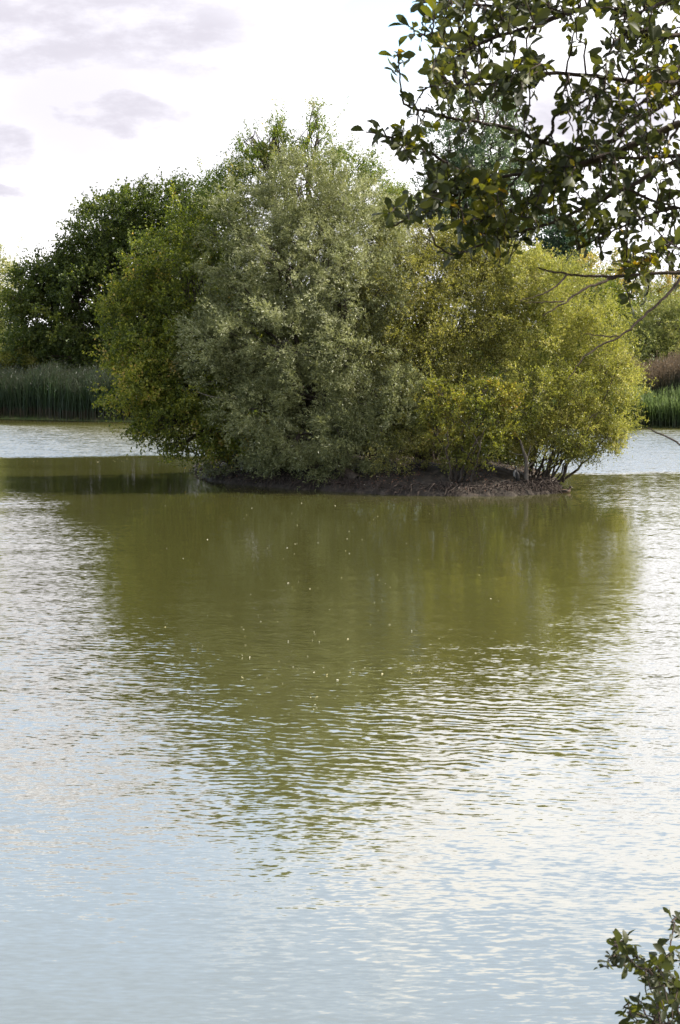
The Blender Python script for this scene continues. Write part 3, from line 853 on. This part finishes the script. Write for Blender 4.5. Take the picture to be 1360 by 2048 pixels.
# ------------------------------------------------------------------ reeds
def reeds(name, label, mat, x0, x1, depth, h0, h1, count, off=0.0, width=0.055, lean=0.10, plume=0.0, base_dark=False):
    x = rng.uniform(x0, x1, count)
    dd = rng.uniform(0, depth, count)
    y = shore_y(x) + off + dd
    hh = rng.uniform(h0, h1, count) * (1 + 0.06 * np.sin(x * 0.9) + 0.07 * np.sin(x * 2.3 + 2 * np.sin(x * 0.8)) + 0.05 * np.sin(x * 5.7 + 1) - 0.10 * (rng.random(count) < 0.3))
    z0 = np.maximum(ground_h(x, y), -0.3)
    ang = rng.uniform(0, 2 * math.pi, count)
    lx = rng.normal(0.02, lean, count) + 0.10 * np.sin(x * 1.9 + np.sin(x * 0.6) * 3)
    ly = rng.normal(0, lean, count)
    seg = 5
    ts = np.linspace(0, 1, seg)
    V_ = np.empty((count, seg, 2, 3))
    wprof = np.array([0.5, 1.0, 1.0, 0.8, 0.25])
    for i, t in enumerate(ts):
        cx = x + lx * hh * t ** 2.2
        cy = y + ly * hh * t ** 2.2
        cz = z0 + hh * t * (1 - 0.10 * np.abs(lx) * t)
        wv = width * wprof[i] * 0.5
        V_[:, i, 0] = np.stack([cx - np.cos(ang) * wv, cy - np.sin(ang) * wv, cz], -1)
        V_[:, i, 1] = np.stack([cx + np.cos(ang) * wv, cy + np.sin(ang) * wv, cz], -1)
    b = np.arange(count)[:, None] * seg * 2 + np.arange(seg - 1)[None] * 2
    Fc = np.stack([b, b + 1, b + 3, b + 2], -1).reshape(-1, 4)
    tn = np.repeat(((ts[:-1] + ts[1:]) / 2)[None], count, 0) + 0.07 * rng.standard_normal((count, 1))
    V_ = V_.reshape(-1, 3)
    tn = tn.ravel()
    # arching leaves off the stems
    nl = count * 3
    s_ = rng.integers(0, count, nl)
    t = rng.uniform(0.22, 0.92, nl)
    pos = np.stack([x[s_] + lx[s_] * hh[s_] * t ** 2.2, y[s_] + ly[s_] * hh[s_] * t ** 2.2, z0[s_] + hh[s_] * t], -1)
    dl_ = unit(np.stack([rng.normal(0.1, 0.5, nl), rng.normal(0, 0.5, nl), rng.uniform(0.4, 1.3, nl)], -1))
    V2, F2 = leaf_quads(pos, dl_, rng.uniform(0.35, 0.65, nl), rng.uniform(0.03, 0.06, nl))
    t2 = np.clip(t + 0.08 * rng.standard_normal(nl), 0.2, 1)
    Vs, Fs, Ts = [V_, V2], [Fc, F2 + len(V_)], [tn, t2]
    if plume:
        k_ = int(count * plume)
        s_ = rng.integers(0, count, k_ * 6)
        pos = np.stack([x[s_] + lx[s_] * hh[s_], y[s_] + ly[s_] * hh[s_], z0[s_] + hh[s_] * rng.uniform(0.90, 1.04, len(s_))], -1)
        V3, F3 = leaf_quads(pos, unit(np.stack([rng.normal(0.35, 0.3, len(s_)), rng.normal(0, 0.3, len(s_)), rng.uniform(0.3, 1, len(s_))], -1)), rng.uniform(0.15, 0.3, len(s_)), rng.uniform(0.03, 0.06, len(s_)))
        Fs.append(F3 + len(V_) + len(V2))
        Vs.append(V3)
        Ts.append(np.full(len(s_), 0.97) + 0.03 * rng.standard_normal(len(s_)))
    o = mesh_obj(name, np.vstack(Vs), np.vstack(Fs), mat, attr={'tint': ('FACE', np.clip(np.concatenate(Ts), 0, 1))})
    return tag(o, label, 'reeds', kind='stuff')


reeds('reed_bed', 'tall green reeds with tan stems along the far left shore, oak shade put into their colour', L_shadedreed, -46, -4, 7.0, 3.0, 3.9, 15000, plume=0.25)
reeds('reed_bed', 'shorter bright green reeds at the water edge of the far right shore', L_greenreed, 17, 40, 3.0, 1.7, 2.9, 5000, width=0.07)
reeds('reed_bed', 'taller brown plumed reeds standing behind the green ones on the far right shore', L_brownreed, 20, 44, 6.0, 3.9, 4.7, 7000, off=3.4, plume=1.2)
reeds('reed_bed', 'reeds along the far shore hidden behind the island', L_shadedreed, -4, 17, 4.0, 2.6, 3.6, 3500)

# ------------------------------------------------------------------ floating leaves and specks
pp = []
for k in range(190):
    if rng.random() < 0.75:
        px, py = rng.normal(620, 210), rng.uniform(1005, 1420)
    else:
        px, py = rng.normal(260, 150), rng.uniform(912, 925)
    pp.append(W0(px, py))
pp = np.array(pp)
pp[:, 2] = 0.015
d = unit(np.c_[rng.standard_normal((len(pp), 2)), 0.12 * rng.standard_normal(len(pp))])
V, Fc = leaf_quads(pp, d, rng.uniform(0.03, 0.09, len(pp)), rng.uniform(0.02, 0.045, len(pp)), 0.15)
tag(mesh_obj('floating_leaves', V, Fc, L_float, attr={'tint': ('FACE', rng.random(len(pp)))}), 'scattered pale leaves and specks floating on the lake', kind='stuff')


# ------------------------------------------------------------------ birds
def flat_mat(name, c, r=0.6):
    return rough_mat(name, tuple(v * 0.75 for v in c), c, 25, bump=0.1, rough=r)


M_feather = flat_mat('dark_feather', (0.035, 0.032, 0.030))
M_breast = flat_mat('pale_breast', (0.20, 0.19, 0.18))
M_bill = flat_mat('bill', (0.55, 0.48, 0.30))
M_duck = flat_mat('duck_feather', (0.17, 0.11, 0.075))
M_duckd = flat_mat('dark_duck_feather', (0.05, 0.04, 0.03))


def loft(pts, rx, ry, sides=12):
    """closed body of elliptical sections along a path"""
    pts = np.asarray(pts, float)
    pts_s = poly_smooth(pts, 4)
    t0 = np.linspace(0, 1, len(pts))
    t1 = np.linspace(0, 1, len(pts_s))
    rx = np.interp(t1, t0, rx)
    ry = np.interp(t1, t0, ry)
    T = unit(np.gradient(pts_s, axis=0))
    A = np.cross(T, np.array([0, 1.0, 0]))
    A = unit(A)
    B = np.cross(T, A)
    th = np.linspace(0, 2 * math.pi, sides, endpoint=False)
    V_ = pts_s[:, None] + rx[:, None, None] * np.cos(th)[None, :, None] * A[:, None] + ry[:, None, None] * np.sin(th)[None, :, None] * B[:, None]
    m_ = len(pts_s)
    i = np.arange(m_ - 1)[:, None] * sides
    j = np.arange(sides)[None]
    Fc_ = np.stack([i + j, i + (j + 1) % sides, i + sides + (j + 1) % sides, i + sides + j], -1).reshape(-1, 4)
    return V_.reshape(-1, 3), Fc_


# cormorant: upright, facing left, bill slightly raised
cb = P(1033, 966, 98.9)
corm = empty('cormorant', cb, 'dark cormorant with pale breast standing upright on the island bank', 'bird')
def cw(x, y, z): return cb + 1.12 * np.array([x, y, z])
V, Fc = loft([cw(0.20, 0.04, 0.0), cw(0.13, 0.02, 0.10), cw(0.05, 0, 0.20), cw(-0.02, 0, 0.34), cw(-0.05, 0, 0.48), cw(-0.04, 0, 0.58), cw(-0.02, 0, 0.66), cw(-0.04, 0, 0.715), cw(-0.09, 0, 0.735), cw(-0.125, 0, 0.74)],
             [0.01, 0.05, 0.11, 0.135, 0.105, 0.055, 0.042, 0.048, 0.035, 0.012], [0.03, 0.07, 0.10, 0.12, 0.10, 0.055, 0.040, 0.042, 0.03, 0.010])
mesh_obj('body', V, Fc, M_feather, corm, smooth=True)
V, Fc = loft([cw(-0.03, -0.07, 0.22), cw(-0.085, -0.06, 0.32), cw(-0.105, -0.055, 0.42), cw(-0.08, -0.05, 0.52), cw(-0.06, -0.03, 0.60)], [0.01, 0.06, 0.065, 0.045, 0.008], [0.01, 0.06, 0.06, 0.045, 0.008])
mesh_obj('breast', V, Fc, M_breast, corm, smooth=True)
V, Fc = loft([cw(-0.10, 0, 0.735), cw(-0.16, 0, 0.755), cw(-0.205, 0, 0.78)], [0.024, 0.016, 0.006], [0.02, 0.013, 0.005], 8)
mesh_obj('bill', V, Fc, M_bill, corm, smooth=True)
for s_ in (-1, 1):
    V, Fc = loft([cw(0.06, s_ * 0.11, 0.08), cw(0.05, s_ * 0.125, 0.25), cw(0.03, s_ * 0.115, 0.40), cw(0.0, s_ * 0.09, 0.52)], [0.015, 0.07, 0.08, 0.02], [0.008, 0.025, 0.03, 0.01])
    mesh_obj('wing', V, Fc, M_feather, corm, smooth=True)
    V, Fc = loft([cw(0.02, s_ * 0.05, 0.20), cw(0.015, s_ * 0.05, 0.08), cw(0.01, s_ * 0.05, 0.0), cw(-0.06, s_ * 0.055, -0.02)], [0.03, 0.016, 0.016, 0.03], [0.03, 0.016, 0.02, 0.008], 8)
    mesh_obj('leg', V, Fc, M_feather, corm, smooth=True)

# duck resting on the water at the right tip, head to the right
db = W0(1131, 986)
duck = empty('duck', db, 'brown duck sitting on the water off the right tip of the island', 'bird')
def dw(x, y, z): return db + np.array([x, y, z])
V, Fc = loft([dw(-0.38, 0, 0.12), dw(-0.27, 0, 0.09), dw(-0.12, 0, 0.07), dw(0.05, 0, 0.075), dw(0.16, 0, 0.11), dw(0.20, 0, 0.19), dw(0.22, 0, 0.26), dw(0.26, 0, 0.29), dw(0.31, 0, 0.27)],
             [0.01, 0.06, 0.11, 0.12, 0.09, 0.055, 0.055, 0.055, 0.015], [0.02, 0.09, 0.13, 0.14, 0.10, 0.055, 0.052, 0.05, 0.015])
mesh_obj('body', V, Fc, M_duck, duck, smooth=True)
V, Fc = loft([dw(0.20, 0, 0.215), dw(0.225, 0, 0.27), dw(0.265, 0, 0.300), dw(0.315, 0, 0.27)], [0.03, 0.060, 0.060, 0.012], [0.03, 0.057, 0.055, 0.012])
mesh_obj('head', V, Fc, M_duckd, duck, smooth=True)
V, Fc = loft([dw(0.30, 0, 0.265), dw(0.34, 0, 0.255), dw(0.375, 0, 0.25)], [0.016, 0.010, 0.008], [0.022, 0.022, 0.014], 8)
mesh_obj('bill', V, Fc, M_bill, duck, smooth=True)
for s_ in (-1, 1):
    V, Fc = loft([dw(-0.34, s_ * 0.07, 0.13), dw(-0.18, s_ * 0.125, 0.12), dw(0.0, s_ * 0.135, 0.12), dw(0.10, s_ * 0.11, 0.12)], [0.01, 0.05, 0.06, 0.02], [0.01, 0.02, 0.03, 0.02], 8)
    mesh_obj('wing', V, Fc, M_duckd, duck, smooth=True)


# ------------------------------------------------------------------ near tree hanging into the picture from the right
def near_leaves(base, d, nor, L, Wd, curl):
    """obovate leaves, 2 x 5 quads each, gently cupped"""
    m_ = len(base)
    ts = np.array([0.0, 0.12, 0.38, 0.65, 0.88, 1.0])
    ws = np.array([0.03, 0.22, 0.78, 1.0, 0.62, 0.04])
    side = unit(np.cross(d, nor))
    nn_ = np.cross(side, d)
    V_ = np.empty((m_, 6, 3, 3))
    for i, (t, w) in enumerate(zip(ts, ws)):
        c = base + d * (L * t)[:, None] - nn_ * (curl * L * t * t)[:, None]
        hw = (Wd * w * 0.5)[:, None]
        wavy = 1 + 0.12 * rng.standard_normal((m_, 1))
        V_[:, i, 0] = c - side * hw * wavy + nn_ * hw * 0.35
        V_[:, i, 1] = c
        V_[:, i, 2] = c + side * hw * wavy + nn_ * hw * 0.35
    b = (np.arange(m_)[:, None, None] * 18 + np.arange(5)[None, :, None] * 3 + np.arange(2)[None, None, :])
    Fc_ = np.stack([b, b + 1, b + 4, b + 3], -1).reshape(-1, 4)
    return V_.reshape(-1, 3), Fc_


def leafy(root_name, label, cat, base, trunk_paths, branches, clusters, leafL=0.035, tint0=0.47, yellow=()):
    root = empty(root_name, base, label, cat)
    g = Geo()
    nodes = []
    for pts, r0, r1 in trunk_paths:
        p = poly_smooth(pts, 6)
        g.tube(p, np.linspace(r0, r1, len(p)), 10, 0.03)
        nodes.append(p)
    g.build('trunk', M_bark, root)
    g = Geo()
    ends, thin = [], []
    for pts, r0, r1 in branches:
        p = poly_smooth(pts, 6)
        p[1:-1] += rng.standard_normal((len(p) - 2, 3)) * 0.001
        g.tube(p, np.linspace(r0, r1, len(p)), 6, 0.05)
        nodes.append(p)
        bare = pts[0][1] < 5.5 and len(pts) > 2 and r1 <= 0.002 and p[-1][2] < 8.47 and root_name == 'bankside_tree'
        if not bare: ends.append(p)
        if r1 <= 0.0032 and not bare and len(pts) > 2: thin.append(p)
    NB = np.vstack(ends)
    Bs, Ds, Tn, sizes = [], [], [], []

    def shoot(pts, nleaf, tn, t0=0.15):
        pts = np.asarray(pts)
        seg = np.linspace(t0, 1, nleaf)
        f_ = seg * (len(pts) - 1)
        i = np.minimum(f_.astype(int), len(pts) - 2)
        pos = pts[i] + (pts[i + 1] - pts[i]) * (f_ - i)[:, None]
        tg = unit(pts[i + 1] - pts[i])
        rnd = unit(rng.standard_normal((nleaf, 3)))
        d_ = unit(tg * 0.6 + rnd * 0.9 + np.array([0, 0, 0.05]))
        d_[-1] = unit(tg[-1] + 0.2 * rnd[-1])
        Bs.append(pos)
        Ds.append(d_)
        Tn.append(tn + 0.13 * rng.standard_normal(nleaf))

    # leaves straight on the thin ends of the traced branches
    for p in thin:
        q_ = p[int(len(p) * 0.45):]
        L_ = np.linalg.norm(np.diff(q_, axis=0), axis=1).sum()
        shoot(q_, max(5, int(L_ / 0.017)), tint0, 0.0)
    for (px, py, r, cnt, Yc) in clusters:
        yel = 0.0
        for (yx, yy, yr, ya) in yellow:
            if (px - yx) ** 2 + (py - yy) ** 2 < yr * yr: yel = ya
        for s_ in range(max(1, int(cnt * (1.0 if Yc > 5 else 0.6) + 0.5))):
            a_ = rng.uniform(0, 2 * math.pi)
            rr = r * math.sqrt(rng.random())
            Y_ = Yc + rng.normal(0, 0.22)
            tipp = P(px + rr * math.cos(a_), py + rr * math.sin(a_), Y_)
            dd_ = np.linalg.norm((NB - tipp) * np.array([1, 0.5, 1]) + np.array([-0.05, 0, 0]) * 0, axis=1)
            dd_ = dd_ + np.where(NB[:, 0] < tipp[0] - 0.02, 0.06, 0)      # grow outward, away from the trunk side
            jn = np.argsort(dd_)[rng.integers(0, 4)]
            st = NB[jn]
            L_ = np.linalg.norm(tipp - st)
            if L_ < 0.03: continue
            if L_ > 0.42: continue
            pts = curve(st, tipp, 6, sag=0.05, wob=0.14)
            g.tube(pts, np.linspace(0.0030, 0.0013, 6), 4)
            shoot(pts, max(4, int(L_ / 0.019)), tint0 + yel + 0.10 * rng.normal(), 0.25)
    g.build('branches', M_twig, root)
    B_ = np.vstack(Bs)
    D_ = np.vstack(Ds)
    T_ = np.clip(np.concatenate(Tn), 0, 1)
    k_ = len(B_)
    sz = rng.uniform(0.45, 1.4, k_)
    V_, Fc_ = near_leaves(B_ + D_ * 0.004, D_, unit(rng.standard_normal((k_, 3)) + np.array([0, 0, 0.5])), leafL * sz, leafL * 0.50 * sz * rng.uniform(0.8, 1.2, k_), rng.normal(0.15, 0.15, k_))
    mesh_obj('leaves', V_, Fc_, L_near, root, smooth=True, attr={'tint': ('FACE', np.repeat(T_, 10))})
    return root


def br(Y0, Y1, r0, r1, *pts):
    k_ = len(pts)
    return ([P(px, py, Y0 + (Y1 - Y0) * i / (k_ - 1)) for i, (px, py) in enumerate(pts)], r0, r1)


tb = np.array([3.1, 6.2, float(ground_h(np.array([3.1]), np.array([6.2]))[0]) - 0.1])
th_ = [tb, tb + (0.03, 0, 1.2), tb + (-0.05, -0.05, 2.4), tb + (0.05, 0, 3.6), tb + (0.0, 0.1, 5.0)]
J = lambda z, px, py, Y_, r0, r1: ([tb + np.array([0, 0, z - tb[2]]), (tb + np.array([0, 0, z - tb[2]])) * 0.45 + P(px, py, Y_) * 0.55 + np.array([0, 0, 0.12]), P(px, py, Y_)], r0, r1)
branches = [
    J(8.1, 1360, 247, 5.6, 0.030, 0.011), br(5.6, 5.5, 0.0105, 0.0065, (1360, 247), (1282, 281), (1224, 308), (1151, 332), (1110, 362), (1059, 403), (991, 436), (942, 456)),
    br(5.5, 5.2, 0.006, 0.0025, (1151, 332), (1078, 344), (971, 359), (925, 384), (880, 408), (830, 432), (785, 452)),
    br(5.5, 5.3, 0.005, 0.002, (971, 359), (925, 345), (884, 320), (831, 291), (787, 276), (732, 264)),
    J(8.4, 1360, 184, 5.8, 0.024, 0.010), br(5.8, 5.5, 0.009, 0.004, (1360, 184), (1311, 218), (1260, 250), (1224, 281), (1150, 298), (1078, 281), (1035, 262), (976, 247), (913, 238), (860, 225)),
    br(5.5, 5.4, 0.004, 0.0018, (860, 225), (816, 213), (804, 194), (800, 160), (797, 130), (797, 97)),
    br(5.5, 5.4, 0.005, 0.003, (1078, 290), (1104, 265), (1106, 238), (1130, 220), (1180, 195), (1205, 180)),
    J(8.7, 1360, 165, 5.4, 0.022, 0.009), br(5.4, 5.1, 0.008, 0.002, (1360, 165), (1287, 165), (1209, 155), (1098, 146), (1040, 160), (952, 170), (884, 170), (850, 175)),
    J(9.3, 1400, -50, 5.7, 0.03, 0.016), br(5.7, 5.3, 0.010, 0.003, (1400, -50), (1300, -25), (1224, 2), (1127, 29), (1069, 53), (1010, 68), (960, 88), (918, 112), (885, 150)),
    br(5.5, 5.3, 0.006, 0.002, (1127, 26), (1040, 17), (960, 10), (880, 5), (840, 5)),
    br(5.3, 5.3, 0.003, 0.0015, (960, 88), (900, 80), (860, 75), (830, 60), (812, 50)),
    J(7.9, 1360, 318, 5.9, 0.03, 0.012), br(5.9, 5.5, 0.008, 0.0025, (1360, 318), (1301, 349), (1258, 373), (1156, 422), (1103, 446), (1049, 461), (972, 485), (908, 509), (870, 490)),
    br(5.9, 5.8, 0.007, 0.003, (1360, 312), (1290, 315), (1230, 318), (1170, 332), (1120, 340)),
    br(5.8, 5.7, 0.006, 0.002, (1250, 375), (1300, 400), (1340, 410), (1400, 425)),
    J(7.6, 1400, 425, 5.7, 0.012, 0.006), br(5.7, 5.6, 0.005, 0.002, (1400, 425), (1360, 415), (1300, 430), (1240, 455), (1190, 480), (1155, 500)),
    br(5.6, 5.5, 0.005, 0.0022, (1400, 380), (1365, 446), (1330, 500), (1272, 533), (1234, 540)),
    J(7.3, 1400, 545, 5.4, 0.014, 0.008), br(5.4, 5.3, 0.0065, 0.002, (1400, 542), (1360, 545), (1300, 547), (1234, 553), (1180, 552), (1136, 548), (1100, 542), (1073, 536)),
    br(5.35, 5.2, 0.0045, 0.0015, (1234, 553), (1200, 566), (1165, 580), (1130, 605), (1085, 632)),
    br(5.3, 5.2, 0.003, 0.001, (1136, 548), (1110, 573), (1080, 590), (1040, 602)),
    br(5.25, 5.2, 0.0025, 0.001, (1128, 603), (1090, 604), (1050, 607)),
    J(7.1, 1400, 515, 4.9, 0.010, 0.0045), br(4.9, 4.7, 0.0042, 0.0012, (1400, 515), (1360, 558), (1325, 600), (1282, 637), (1245, 669), (1195, 695), (1162, 722), (1135, 760)),
    br(4.8, 4.8, 0.002, 0.001, (1237, 673), (1205, 672), (1170, 668)),
    J(6.6, 1420, 930, 4.6, 0.010, 0.005), br(4.6, 4.6, 0.003, 0.0012, (1420, 930), (1360, 888), (1320, 868), (1294, 856)),
    br(5.6, 5.4, 0.008, 0.003, (1400, 60), (1340, 70), (1290, 60), (1240, 75), (1215, 110)),
    br(5.6, 5.4, 0.008, 0.003, (1400, 120), (1350, 140), (1310, 170), (1290, 200), (1250, 225)),
    br(5.5, 5.3, 0.006, 0.003, (1400, -20), (1340, 0), (1290, 20), (1250, 30)),
]
YL = 5.45
clusters = [  # px, py, radius, shoots, distance
    (800, 120, 26, 3, 5.4), (806, 205, 22, 3, 5.4), (835, 70, 24, 2, 5.3), (880, 95, 30, 7, 5.3), (870, 20, 35, 8, 5.3), (930, 20, 45, 16, 5.35), (1000, 25, 45, 14, 5.4), (1070, 15, 35, 10, 5.5), (1130, 25, 40, 9, 5.5),
    (920, 80, 45, 14, 5.3), (950, 130, 45, 13, 5.3), (900, 150, 40, 9, 5.2), (1000, 120, 35, 6, 5.3), (990, 165, 40, 8, 5.1), (1030, 190, 30, 4, 5.1), (1070, 125, 24, 6, 5.2), (1075, 160, 26, 5, 5.2), (920, 190, 40, 7, 5.2),
    (880, 230, 30, 4, 5.5), (950, 250, 35, 6, 5.5), (1020, 255, 35, 5, 5.5), (810, 280, 30, 6, 5.3), (765, 272, 18, 1, 5.3), (845, 310, 36, 8, 5.3), (885, 340, 35, 9, 5.3), (920, 350, 35, 8, 5.3), (820, 425, 40, 8, 5.2), (870, 400, 30, 8, 5.2),
    (1045, 260, 20, 3, 5.4), (950, 410, 50, 16, 5.3), (1000, 390, 45, 14, 5.3), (920, 470, 45, 13, 5.4), (980, 450, 45, 14, 5.4), (1000, 500, 35, 10, 5.5), (1050, 440, 45, 12, 5.5), (1060, 380, 50, 15, 5.4), (1110, 400, 50, 15, 5.5), (1060, 310, 35, 7, 5.5),
    (1120, 330, 45, 13, 5.5), (1170, 300, 45, 13, 5.6), (1180, 370, 50, 16, 5.6), (1240, 330, 50, 15, 5.7), (1230, 410, 45, 14, 5.7), (1180, 440, 40, 11, 5.6), (1260, 460, 40, 9, 5.7), (1300, 290, 45, 12, 5.7), (1300, 370, 50, 14, 5.8), (1340, 330, 40, 10, 5.8),
    (1180, 210, 40, 10, 5.4), (1150, 190, 30, 5, 5.4), (1220, 240, 45, 12, 5.5), (1270, 240, 40, 10, 5.6), (1210, 170, 30, 6, 5.3), (1250, 100, 45, 12, 5.5), (1300, 50, 50, 14, 5.5), (1240, 30, 40, 10, 5.4), (1300, 120, 45, 12, 5.5), (1345, 90, 40, 12, 5.6),
    (1340, 180, 40, 10, 5.5), (1310, 200, 30, 7, 5.6), (1345, 20, 40, 12, 5.6), (1340, 440, 35, 7, 5.7), (1300, 430, 30, 5, 5.7), (1200, 480, 25, 4, 5.6), (1260, 510, 28, 5, 5.5), (1320, 500, 30, 6, 5.5), (1290, 540, 25, 4, 5.45), (1350, 540, 25, 3, 5.5),
    (1275, 590, 22, 3, 5.4), (1180, 20, 35, 6, 5.4), (1420, 100, 60, 20, 5.7), (1440, 250, 70, 22, 5.8), (1430, 400, 60, 16, 5.8), (1540, 150, 90, 20, 5.9), (1200, -60, 60, 14, 5.5), (1050, -50, 60, 14, 5.4), (1330, -60, 60, 16, 5.6),
]
leafy('bankside_tree', 'near tree with small rounded dark leaves whose branches hang into view from the right', 'tree', tb,
      [(th_, 0.11, 0.03)], branches, clusters, yellow=((960, 400, 60, 0.20), (1000, 490, 40, 0.15), (890, 95, 60, 0.18), (1300, 180, 50, 0.2), (1270, 520, 60, 0.25), (1300, 540, 50, 0.2), (940, 130, 30, 0.1)))

sb_xy = np.array([1.35, 4.9])
sb = np.array([*sb_xy, float(ground_h(sb_xy[0:1], sb_xy[1:2])[0]) - 0.05])
SB = lambda px, py, Y_: P(px, py, Y_)
Ys = 4.9
sbr = [([sb, sb * 0.5 + SB(1430, 2000, Ys) * 0.5, SB(1420, 1990, Ys)], 0.012, 0.007),
       br(Ys, Ys, 0.005, 0.0018, (1420, 1990), (1360, 1965), (1330, 1960), (1300, 1940), (1265, 1932), (1225, 1932), (1200, 1935)),
       br(Ys, Ys, 0.004, 0.0012, (1265, 1932), (1250, 1908), (1235, 1890)),
       br(Ys, Ys, 0.004, 0.0015, (1420, 1990), (1370, 2030), (1320, 2050), (1280, 2030), (1255, 2025)),
       br(Ys, Ys, 0.004, 0.0015, (1420, 1990), (1400, 1900), (1370, 1850), (1345, 1830))]
scl = [(1232, 1915, 24, 4, Ys), (1265, 1930, 24, 5, Ys), (1300, 1925, 26, 8, Ys), (1310, 1965, 30, 10, Ys), (1345, 1930, 30, 6, Ys), (1330, 2000, 35, 12, Ys), (1290, 2020, 30, 8, Ys), (1350, 2035, 35, 12, Ys), (1358, 1880, 12, 1, Ys), (1362, 1835, 10, 1, Ys), (1272, 2030, 22, 4, Ys),
       (1340, 1975, 30, 8, Ys), (1420, 1950, 60, 16, Ys), (1420, 2080, 60, 14, Ys)]
leafy('bankside_shrub', 'small leafy shrub poking up in the bottom right corner', 'shrub', sb, [([sb - (0, 0, 0.1), sb + (0.02, 0, 0.2), sb + (0.05, 0.02, 0.5)], 0.02, 0.01)], sbr, scl, leafL=0.032, tint0=0.45)

SC.cycles.max_bounces = 6
SC.cycles.diffuse_bounces = 3
SC.cycles.glossy_bounces = 3
SC.cycles.transmission_bounces = 4
SC.cycles.caustics_reflective = False
SC.cycles.caustics_refractive = False
SC.cycles.sample_clamp_indirect = 4
